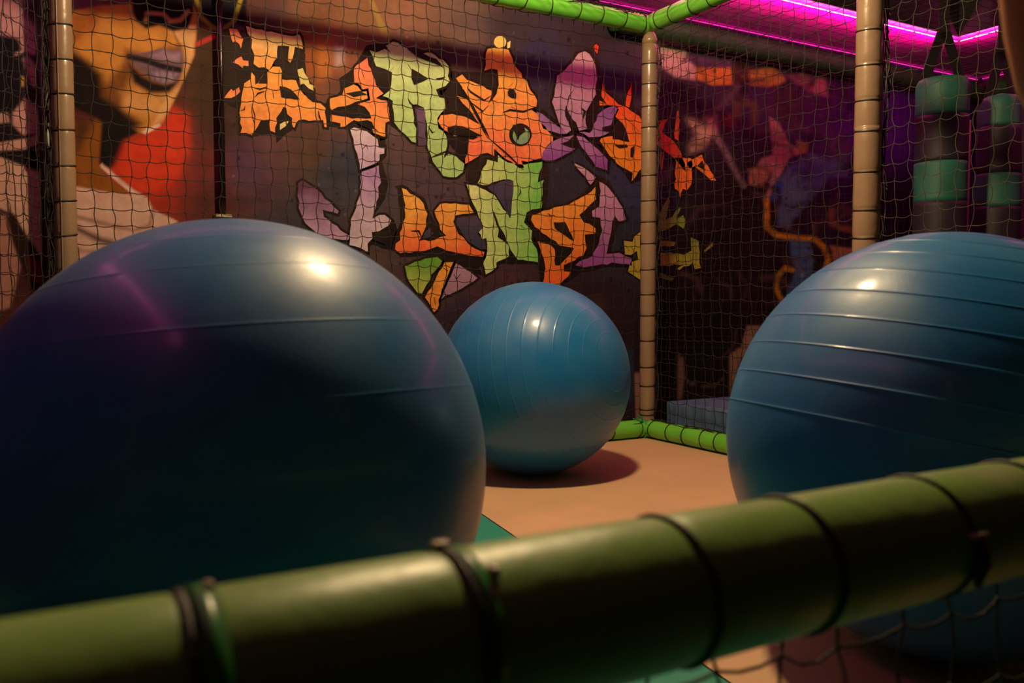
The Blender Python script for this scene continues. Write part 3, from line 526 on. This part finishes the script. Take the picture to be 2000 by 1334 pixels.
# ================================================================ PADDED FRAME
def sleeve(a, b, r, pinch, n=22, depth=.05, wob=.0):
    a = Vector(a); b = Vector(b); L = (b-a).length; d = (b-a)/L
    ss = sorted(set([0, L]+[round(min(L, max(0, p+k)), 4) for p in pinch for k in (-.014, -.006, 0, .006, .014)]+[L*i/40 for i in range(41)]))
    pts = [a+d*s for s in ss]; rs = []
    for s in ss:
        g = sum(math.exp(-((s-p)/.007)**2) for p in pinch); rs.append(r*(1-depth*min(g, 1)+wob*math.sin(s*17)))
    return tube(pts, rs, n)
def ring(c, d, r, cr, tilt=0, n=28, m=6):
    d = Vector(d).normalized(); u, v = frame(d)
    if abs(d.z) > .5: u, v = Vector((1, 0, 0)), Vector((0, 1, 0))
    return tube([Vector(c)+(u*math.cos(a)+v*math.sin(a))*r+d*tilt*math.cos(a-.6) for a in [2*math.pi*i/n for i in range(n)]], cr, m, closed=True)
def post(x, y, r, z1, ys, label, m=TAN, tilt=.006, seam=None):
    t = thing('padded_post', label, 'post', (x, y, 0), None)
    zs = [at_v(x, y, yy) for yy in ys]; zs = sorted(z for z in zs if .03 < z < z1-.02)
    z = (zs[-1] if zs else .1)+.15
    while z < z1-.05: zs.append(z); z += .15
    z = zs[0]-.13
    while z > .05: zs.append(z); z -= .13
    mesh_obj('foam_sleeve', *sleeve((x, y, 0), (x, y, z1), r, zs, 26), m, t, True)
    mesh_obj('end_cap', *tube([(x, y, z1-.005), (x, y, z1+.02), (x, y, z1+.05), (x, y, z1+.07)], [r*1.02, r*.98, r*.7, r*.3], 26), m, t, True)
    if seam is not None: mesh_obj('seam', *tube([(x+math.cos(seam)*r*.985, y+math.sin(seam)*r*.985, k*z1/30) for k in range(31)], .0028, 5), m, t, True)
    for z in zs: mesh_obj('lacing_ring', *ring((x, y, z), (0, 0, 1), r*.985, .0034, tilt*random.uniform(.6, 1.3)), ROPE, t, True)
    return t
def at_v(x, y, py):
    """height of the pixel row py above the floor point (x, y)"""
    q = np.array([x, y, 0])-CAM; A_ = q@fw; z0 = 0; lo, hi = -1, 4
    for _ in range(40):
        mid = (lo+hi)/2; yy = proj(np.array([x, y, mid]))[1]
        if yy > py: lo = mid
        else: hi = mid
    return lo
post(CX, CY, .040, 2.04, [76,125,164,208,249,296,342,391,433,475,525,574,615,664,715,752,797,808], 'tan padded corner post behind the middle ball, laced with black cord', seam=-.6)
post(.163, CY, .040, 2.4, [-20,50,118,185,255,325,393,460], 'tan padded post at left in front of the painted portrait', seam=-1.9)
post(CX, 2.245, .050, 2.4, [-10,60,127,197,255,335,410,463], 'thick tan padded post above the right ball', tilt=.009, seam=-1.2)
post(CX, .448, .050, 2.4, [], 'tan padded post off the right end of the front rail, out of frame')
post(-.95, .448, .050, 2.4, [], 'tan padded post off the left end of the front rail, out of frame')

def beam(name, a, b, r, gap, m, label, depth=.05, ringm=None, bare=False, start=.05):
    a = Vector(a); b = Vector(b); L = (b-a).length; d = (b-a)/L
    t = thing(name, label, 'padded bar', tuple((a+b)/2)); ss = []; s = start
    while s < L-.03: ss.append(s); s += gap*random.uniform(.85, 1.15)
    mesh_obj('foam_sleeve', *sleeve(a, b, r, ss, 24, depth, .006), m, t, True)
    if not bare:
        for s in ss: mesh_obj('lacing_ring', *ring(a+d*s, d, r*1.0, .0028, random.uniform(-.01, .01)), ringm or ROPE, t, True)
    return t
rb = .046
beam('padded_bar', (CX, CY, 2.135), (-.1, CY, 2.135), .046, .14, GRN, 'bright green padded top bar along the back net, left of the corner post')
beam('padded_bar', (CX, CY-.03, 2.14), (CX, .5, 2.14), .046, .14, GRN, 'green padded top bar coming forward from the corner post')
beam('padded_bar', (CX-.02, CY, rb+.002), (.2, CY, rb+.002), rb, .16, GRN, 'bright green padded floor bar behind the middle ball')
beam('padded_bar', (CX, CY-.02, rb+.003), (CX, .55, rb+.003), rb, .115, GRN, 'bright green padded floor bar between corner post and right ball')
beam('padded_bar', (2.95, WV-.07, 2.295), (6.4, WV-.07, 2.295), .062, .2, DGRN, 'green padded bar coloured dark for shade, along the top of the painted wall at right', bare=True)
beam('padded_bar', (6.39, 1.2, 2.295), (6.39, WV-.16, 2.295), .062, .2, DGRN, 'green padded bar coloured dark for shade, high on the dark right wall', bare=True)
# corner cable tie
t = thing('cable_tie', 'teal-green cable tie wrapped round the floor bar at the corner post', 'cable tie', (CX-.05, CY, .04))
mesh_obj('band', *ring((CX-.045, CY-.002, rb), (1, .2, 0), rb*1.06, .005, .004), TIE, t, True)
mesh_obj('tail', *tube([(CX-.05, CY-.03, .085), (CX-.075, CY-.05, .115), (CX-.10, CY-.055, .13)], .003, 6), TIE, t, True)
mesh_obj('tail', *tube([(CX-.05, CY-.03, .085), (CX-.10, CY-.045, .10), (CX-.13, CY-.05, .112)], .003, 6), TIE, t, True)

# front rail
RV, RZ, RR = .447, .527, .050
rail = thing('front_rail', 'thick worn green padded rail crossing the foreground', 'padded bar', (.9, RV, RZ))
cords = [at(1402, 1135, 1, RV-.05)[0], at(1648, 1095, 1, RV-.05)[0], at(1905, 1030, 1, RV-.05)[0], at(2085, 990, 1, RV-.05)[0]]
bands = [at(400, 1250, 1, RV-.05)[0]+.004, at(955, 1150, 1, RV-.05)[0]]
mesh_obj('foam_sleeve', *sleeve((-.92, RV, RZ), (2.84, RV, RZ), RR, [c+.92 for c in cords]+[b_+.92 for b_ in bands], 48, .035, .004), RAILG, rail, True)
for c in cords: mesh_obj('lacing_ring', *ring((c, RV, RZ), (1, 0, 0), RR*1.0, .0022, .004, 40), ROPE, rail, True)
CB = mat('green_tie_band', (.03, .23, .03), .35)
def band(c, wdt, th, m):
    n = 40; V = []; Fc = []
    for i in range(n):
        a = 2*math.pi*i/n
        for (dx, rr_) in ((-wdt, RR-.002), (-wdt, RR+th), (wdt, RR+th), (wdt, RR-.002)): V.append((c+dx, RV+math.cos(a)*rr_, RZ+math.sin(a)*rr_))
    for i in range(n):
        j = (i+1) % n
        for k in range(3): Fc.append((i*4+k, i*4+k+1, j*4+k+1, j*4+k))
    return V, Fc
o = mesh_obj('wide_band', *band(bands[0]+.003, .0062, .0022, None), CB, rail, True, label='green strap band')
mesh_obj('wide_band', *band(bands[0]-.0065, .0022, .001, None), ROPE, rail, True, label='black cord beside the strap')
mesh_obj('tie_band', *band(bands[1], .0018, .002, None), ROPE, rail, True); mesh_obj('tie_band', *band(bands[1]+.007, .0045, .001, None), CB, rail, True, label='green cable tie')
V, Fc = box((bands[0]+.005, RV-.004, RZ+RR), (bands[0]+.0095, RV+.004, RZ+RR+.0045), .001); mesh_obj('tie_head', V, Fc, TIEH, rail, True)
V, Fc = box((bands[1]-.004, RV+.008, RZ+RR-.002), (bands[1]+.006, RV+.016, RZ+RR+.0035), .001); mesh_obj('tie_head', V, Fc, TIEH, rail, True)
V, Fc = box((bands[1]+.0135, RV-.030, RZ+.0415), (bands[1]+.0185, RV-.022, RZ+.0465), .001); mesh_obj('tie_head', V, Fc, TIEH, rail, True)
kc = cords[2]; V, Fc = box((kc-.004, RV-.054, RZ+.010), (kc+.012, RV-.047, RZ+.015), .001); mesh_obj('clip', V, Fc, TIEH, rail, True, label='pale metal clip')
mesh_obj('clip_strap', *tube([(kc+.004, RV-.052, RZ+.010), (kc+.006, RV-.054, RZ-.010), (kc+.004, RV-.05, RZ-.028)], [.0045, .0055, .003], 8), STRAP, rail, True)

# ================================================================ NETS
def net(label, P0, d1, n1, d2, n2, nrm, cell=.065, r=.0019, amp=.005, sag=0, m=None, bow=.16, knots=True, warp=None, s1=1., s2=1.):
    P0, d1, d2, nrm = [np.array(v, float) for v in (P0, d1, d2, nrm)]
    i, j = np.meshgrid(np.arange(n1+1), np.arange(n2+1), indexing='ij')
    K = P0+d1*(i[..., None]*cell*s1)+d2*(j[..., None]*cell*s2)
    ph = RNG.uniform(0, 6, 4)
    K = K+nrm*(sag*np.sin(np.pi*i/n1)*np.sin(np.pi*j/n2))[..., None]
    K = K+d1*((amp*1.6*np.sin(j*.45+ph[0])*np.sin(i*.3+ph[1])))[..., None]+d2*((amp*1.6*np.sin(i*.4+ph[2])*np.cos(j*.3+ph[3])))[..., None]
    K = K+d1*RNG.normal(0, amp*.55, i.shape)[..., None]+d2*RNG.normal(0, amp*.55, i.shape)[..., None]+nrm*RNG.normal(0, amp*.5, i.shape)[..., None]
    if warp: K = warp(K, i/n1, j/n2)
    t = np.linspace(0, 1, 4)[1:-1]
    # strands along d1 (sag along -z if horizontal) and d2 (alternate bow)
    def segs(A_, B_, side, amt):
        pts = [A_]
        for k in t: pts.append(A_+(B_-A_)*k+side*(4*k*(1-k))*amt[..., None])
        pts.append(B_); return np.stack(pts, -2).reshape(-1, 4, 3)
    Ha, Hb = K[:-1], K[1:]; Va, Vb = K[:, :-1], K[:, 1:]
    sgn = np.where(((i[:, :-1]+j[:, :-1]) % 2) == 0, 1., -1.)
    hs = segs(Ha, Hb, -d2 if d2[2] > .5 else d2, cell*bow*.55*np.abs(RNG.normal(1, .35, Ha.shape[:2])))
    vs = segs(Va, Vb, d1, cell*bow*.38*sgn*np.abs(RNG.normal(1, .4, Va.shape[:2])))
    V1, Q1 = strands(hs, r, d2, nrm); V2, Q2 = strands(vs, r, d1, nrm)
    V = np.concatenate([V1, V2]); Q = np.concatenate([Q1, Q2+len(V1)])
    c = tuple(K.reshape(-1, 3).mean(0)); T = thing('safety_net', label, 'net', c)
    np_obj('netting', V, Q, m or ROPE, T, 'stuff')
    if knots:
        kp = K.reshape(-1, 3); rr_ = r*2.0; off = np.array([d1, -d1, d2, -d2, nrm, -nrm])*rr_*np.array([1.3,1.3,1,1,1,1])[:, None]
        KV = (kp[:, None, :]+off).reshape(-1, 3); f = np.array([(0,2,4),(2,1,4),(1,3,4),(3,0,4),(2,0,5),(1,2,5),(3,1,5),(0,3,5)])
        KQ = (np.arange(len(kp))[:, None, None]*6+f).reshape(-1, 3); np_obj('knots', KV, KQ, m or ROPE, T, 'stuff')
    return T, K
YN = CY+.0
Tb, Kb = net('black net behind the balls, from left post to corner post', (.2, YN+.035, .09), (1, 0, 0), 41, (0, 0, 1), 31, (0, -1, 0), sag=.03, r=.0021)
# right side net: from corner post forward past the thick post
net('black net between the corner post and the thick right post', (CX+.02, 3.55, .07), (0, -1, 0), 20, (0, 0, 1), 31, (-1, 0, 0), sag=.03)
net('black net in twine lightened as if lit, right of the thick right post', (CX+.02, 2.20, .07), (0, -1, 0), 26, (0, 0, 1), 35, (-1, 0, 0), sag=.04, m=ROPEL, r=.0015, bow=.22)
net('black net running on right from the corner post along the painted wall', (CX+.05, CY+.07, .07), (1, 0, 0), 42, (0, 0, 1), 31, (0, -1, 0), sag=.04, m=ROPEM, r=.0013)
d = np.array([-.342, -.940, 0]); net('black stretched net left of the left post', (.125, CY-.01, .3), d, 32, (0, 0, 1), 32, (-.940, .342, 0), sag=.02,
    warp=lambda K, a, b: K+np.stack([0*a, 0*a, -.30*a*(b)], -1))
net('second black net panel hanging behind the left post', (.10, CY+.06, .3), (-.80, -.6, 0), 30, (0, 0, 1), 32, (-.6, .8, 0), sag=.06, r=.0014, bow=.3)
net('overhead black net beyond the corner post, seen against the pink ceiling', (CX+.04, 3.93, 2.16), (1, 0, 0), 50, (0, -1, 0), 44, (0, 0, -1), sag=.03, r=.0011)
net('overhead black net above the ball cage', (.15, 3.55, 2.17), (1, 0, 0), 41, (0, -1, 0), 44, (0, 0, -1), sag=.03, r=.0016)
net('black net hanging below the front rail', (-.2, RV+.02, RZ-.015-.065*8), (1, 0, 0), 45, (0, 0, 1), 8, (0, -1, 0), sag=.02, r=.0017, bow=.2)
# lacing bundles hugging the posts and top bar
def bundle(label, pts, n, spread, r=.0022, cat='cord'):
    pts = [Vector(p) for p in pts]; parts = []
    for k in range(n):
        ph = random.uniform(0, 6); fr = random.uniform(9, 16)
        L = (pts[-1]-pts[0]).length; N_ = max(24, int(L/.025)); d = (pts[-1]-pts[0])/L; u, v = frame(d); P = []
        for i in range(N_+1):
            s = i/N_; P.append(pts[0]+d*L*s+u*spread*math.sin(fr*s*L+ph)+v*spread*math.cos(fr*1.3*s*L+ph*2)+Vector((random.gauss(0, .0015), random.gauss(0, .0015), random.gauss(0, .0015))))
        parts.append(tube(P, r, 4))
    for k in range(int((pts[-1]-pts[0]).length/.11)):
        c = pts[0].lerp(pts[-1], random.random()); e = c+Vector((random.uniform(-.02, .03), -.02, random.uniform(-.01, .03)))
        parts.append(tube([c, c.lerp(e, .6)+Vector((0, 0, .012)), e], .0024, 4))
    V, Fc = join(parts); return tag(mesh_obj('lacing_cord', V, Fc, ROPE, None, True), label, cat)
bundle('black lacing cord down the right side of the corner post', [(CX+.034, CY-.036, .1), (CX+.034, CY-.036, 2.05)], 3, .009, .003)
bundle('thick black bunched net edge down the left side of the left post', [(.118, CY-.01, .3), (.112, CY-.01, 2.3)], 9, .009)
bundle('black lacing cord down the right side of the thick right post', [(CX+.040, 2.198, .1), (CX+.040, 2.198, 2.35)], 4, .009, .003)
bundle('black tangled net edge laced over the green top bar', [(CX-.05, CY-.035, 2.165), (.3, CY-.035, 2.165)], 4, .012)
bundle('black lacing cord over the floor bar right of the corner post', [(CX-.01, CY-.05, .096), (CX-.01, 1.0, .096)], 3, .006)
bundle('black lacing cord over the floor bar behind the middle ball', [(CX-.1, CY+.01, .096), (.3, CY+.01, .096)], 2, .006)
# lacing tails along back net edges
# black pole left of lettering, on the wall
pu = at(432, 200, 1, WV-.04)[0]
t = thing('wall_pole', 'slim black pole on the painted wall between portrait and lettering', 'pole', (pu, WV-.04, 0))
zb = at(438, 420, 1, WV-.04)[2]
mesh_obj('pole', *tube([(pu, WV-.04, zb), (pu, WV-.04, 2.41)], .0135, 16), mat('black_gloss_pipe', (.012, .006, .010), .25), t, True)
V, Fc = box((pu-.035, WV-.065, zb-.012), (pu+.035, WV, zb+.002), .003); mesh_obj('bracket', V, Fc, TIEH, t, True, label='pale bracket foot')
px2 = at(88, 200, 1, WV-.06)[0]
t = thing('wall_pole', 'wide black pole on the wall just left of the tan left post', 'pole', (px2, WV-.04, 0))
mesh_obj('pole', *tube([(px2, WV-.05, -.04), (px2, WV-.05, 2.41)], .028, 16), BLK, t, True)
mesh_obj('collar', *tube([(px2, WV-.05, 1.3), (px2, WV-.05, 1.34)], .034, 16), BLK, t, True)

# ================================================================ BALLS
def ball_mesh(r, lats, h, gw=.0026):
    th = [-90+i*1.5 for i in range(121)]
    for l in lats:
        for k in (-2.2, -1.4, -.8, -.4, 0, .4, .8, 1.4, 2.2): th.append(l+math.degrees(k*gw/r))
    th = sorted(set(round(x, 3) for x in th)); n = 144; V = []; Fc = []
    for x in th:
        dd = sum(math.exp(-(math.radians(x-l)*r/gw)**2) for l in lats if abs(x-l) < 4); rr_ = r+h*dd
        for j in range(n):
            a = 2*math.pi*j/n; V.append((rr_*math.cos(math.radians(x))*math.cos(a), rr_*math.cos(math.radians(x))*math.sin(a), rr_*math.sin(math.radians(x))))
    K = len(th)
    for i in range(K-1):
        for j in range(n): Fc.append((i*n+j, i*n+(j+1) % n, (i+1)*n+(j+1) % n, (i+1)*n+j))
    return V, Fc
RNGS = [-55, -46.5, -38, -29.5, -21, -12.5, -4.2, 4.2, 12.8, 21.4, 30, 38.6, 47.2, 55.8]
def ball(c, r, axis, lats, h, label, gw=.0026):
    t = thing('exercise_ball', label, 'ball', (c[0], c[1], 0), 'giant blue exercise balls in the cage')
    V, Fc = ball_mesh(r, lats, h, gw); q_ = Vector((0, 0, 1)).rotation_difference(Vector(axis))
    V = [q_ @ Vector(v)+Vector(c) for v in V]; mesh_obj('ball_skin', V, Fc, BALL, t, True)
    p = Vector(c)+q_ @ Vector((0, 0, -r*.999)); d = (p-Vector(c)).normalized()
    mesh_obj('valve_plug', *tube([p-d*.004, p+d*.0008], .009, 14), TIEH, t, True)
c1 = Vector((.3294, 1.5321, .43)); c3 = Vector((1.651, 1.101, .43)); c2 = Vector((1.861, 3.065, .398))
RT = Vector(rt); UPV = Vector(upv); FW = Vector(fw)
ball(c1, .43, UPV*1-RT*.10+FW*.05, [58, 46, 30, 14, -2, -18, -34, -50], .00035, 'largest-looking blue exercise ball at left foreground with pink reflections', .0022)
# middle ball: ridge axis comes out toward the lower right
dd = ray(1203, 705); oc = CAM-np.array(c2); bb = oc@dd; tt = -bb-math.sqrt(max(bb*bb-(oc@oc-.398**2), 1e-6)); ax2 = (CAM+dd*tt)-np.array(c2)
ball(c2, .398, Vector(ax2), RNGS+[64.5, 73], .0007, 'small-looking blue exercise ball in the middle near the corner post', .002)
ball(c3, .43, UPV*1+RT*.20+FW*.02, [.3, 8.9, 17.5, 26.1, 34.7, 43.3, 51.9, 60.5, 69], .0011, 'blue exercise ball at right with raised ridges, cut by the frame edge', .0016)

# ================================================================ HANGING BAGS
def bag(px_l, px_r, ytop, bands, depth, label, lean=0, flare=1.0, name='punching_bag', ybot=None):
    k = F/depth; xc = (px_l+px_r)/2; r = (px_r-px_l)/2/k
    def P(y): q = CAM+ray(xc, y)/ (ray(xc, y)@fw)*depth; return q
    base = P(ytop); X0, Y0 = base[0], base[1]
    t = thing(name, label, 'punching bag', (X0, Y0, base[2]), 'striped punching bags hanging at right')
    z = lambda y: CH+(HOR-y)/F*(depth*math.cos(PIT)) ; zt = z(ytop)
    edges = [z(y) for y in bands]; zend = edges[-1]
    def rad(zv):
        s = (zt-zv); cap = min(1, s/.06); return r*(math.sqrt(max(0, 1-(1-cap)**2))*.45+.55)*(1 if s > .06 else 1)*(1+(flare-1)*min(1, s/.6))
    for i in range(len(edges)-1):
        a, b_ = edges[i], edges[i+1]; zs = [a+(b_-a)*k_/10 for k_ in range(11)]
        lx = lambda zv: lean*(zt-zv)
        pts = [Vector((X0, Y0, zv))+RT*lx(zv) for zv in zs]
        mesh_obj('teal_band' if i % 2 == 0 else 'dark_band', *tube(pts, [rad(zv) if i or k_ else .02 for k_, zv in enumerate(zs)], 28), BTEAL if i % 2 == 0 else BDARK, t, True)
    ap = Vector((X0, Y0, zt+.24))
    def strap(p, q_, wd):
        dd_ = (q_-p).normalized(); s_ = RT*wd; n_ = FW*.003
        V = [p-s_-n_, p+s_-n_, p+s_+n_, p-s_+n_, q_-s_-n_, q_+s_-n_, q_+s_+n_, q_-s_+n_]
        return V, [(0,3,2,1),(4,5,6,7),(0,1,5,4),(1,2,6,5),(2,3,7,6),(3,0,4,7)]
    mesh_obj('strap', *strap(Vector((X0, Y0, zt-.02))-RT*r*.72, ap-RT*.01, .028), STRAP, t)
    mesh_obj('strap', *strap(Vector((X0, Y0, zt-.02))+RT*r*.72, ap+RT*.01, .028), STRAP, t)
    mesh_obj('hanging_strap', *strap(ap-Vector((0, 0, .04)), Vector((X0, Y0, 3.1)), .028), STRAP, t)
bag(1793, 1890, 149, [149, 228, 318, 395, 480, 560, 640, 700], 4.75, 'green and black striped punching bag hanging nearest the thick right post')
bag(1922, 1990, 184, [184, 249, 341, 405, 490, 570, 640, 690], 4.95, 'green and black striped punching bag tapering upward, at the right frame edge', lean=-.02, flare=1.28)
pp = CAM+ray(1893, 300)/(ray(1893, 300)@fw)*5.6
o = mesh_obj('thin_pipe', *tube([(pp[0], pp[1], -.04), (pp[0], pp[1], 1.88)], .009, 10), COPP, None, True); tag(o, 'thin copper pipe seen between the two punching bags', 'pipe')
# rust-brown padding, close and out of focus at the top right
def cp(px, py, dpt): return Vector(CAM+ray(px, py)/(ray(px, py)@fw)*dpt)
t = thing('hanging_bolster', 'blurred rust-brown padded bolster hanging at the top right edge', 'bolster', tuple(cp(2024, 40, .8)))
mesh_obj('bolster_body', *tube([cp(2010, -420, .8), cp(2012, -250, .8), cp(2020, -60, .8), cp(2030, 60, .8), cp(2044, 160, .8), cp(2060, 230, .8), cp(2068, 270, .8)], [.02, .031, .031, .029, .025, .018, .004], 24), RUST, t, True)
mesh_obj('bolster_strap', *tube([cp(2010, -400, .8), Vector((*cp(2010, -400, .8)[:2], 3.1))], .012, 8), STRAP, t, True)
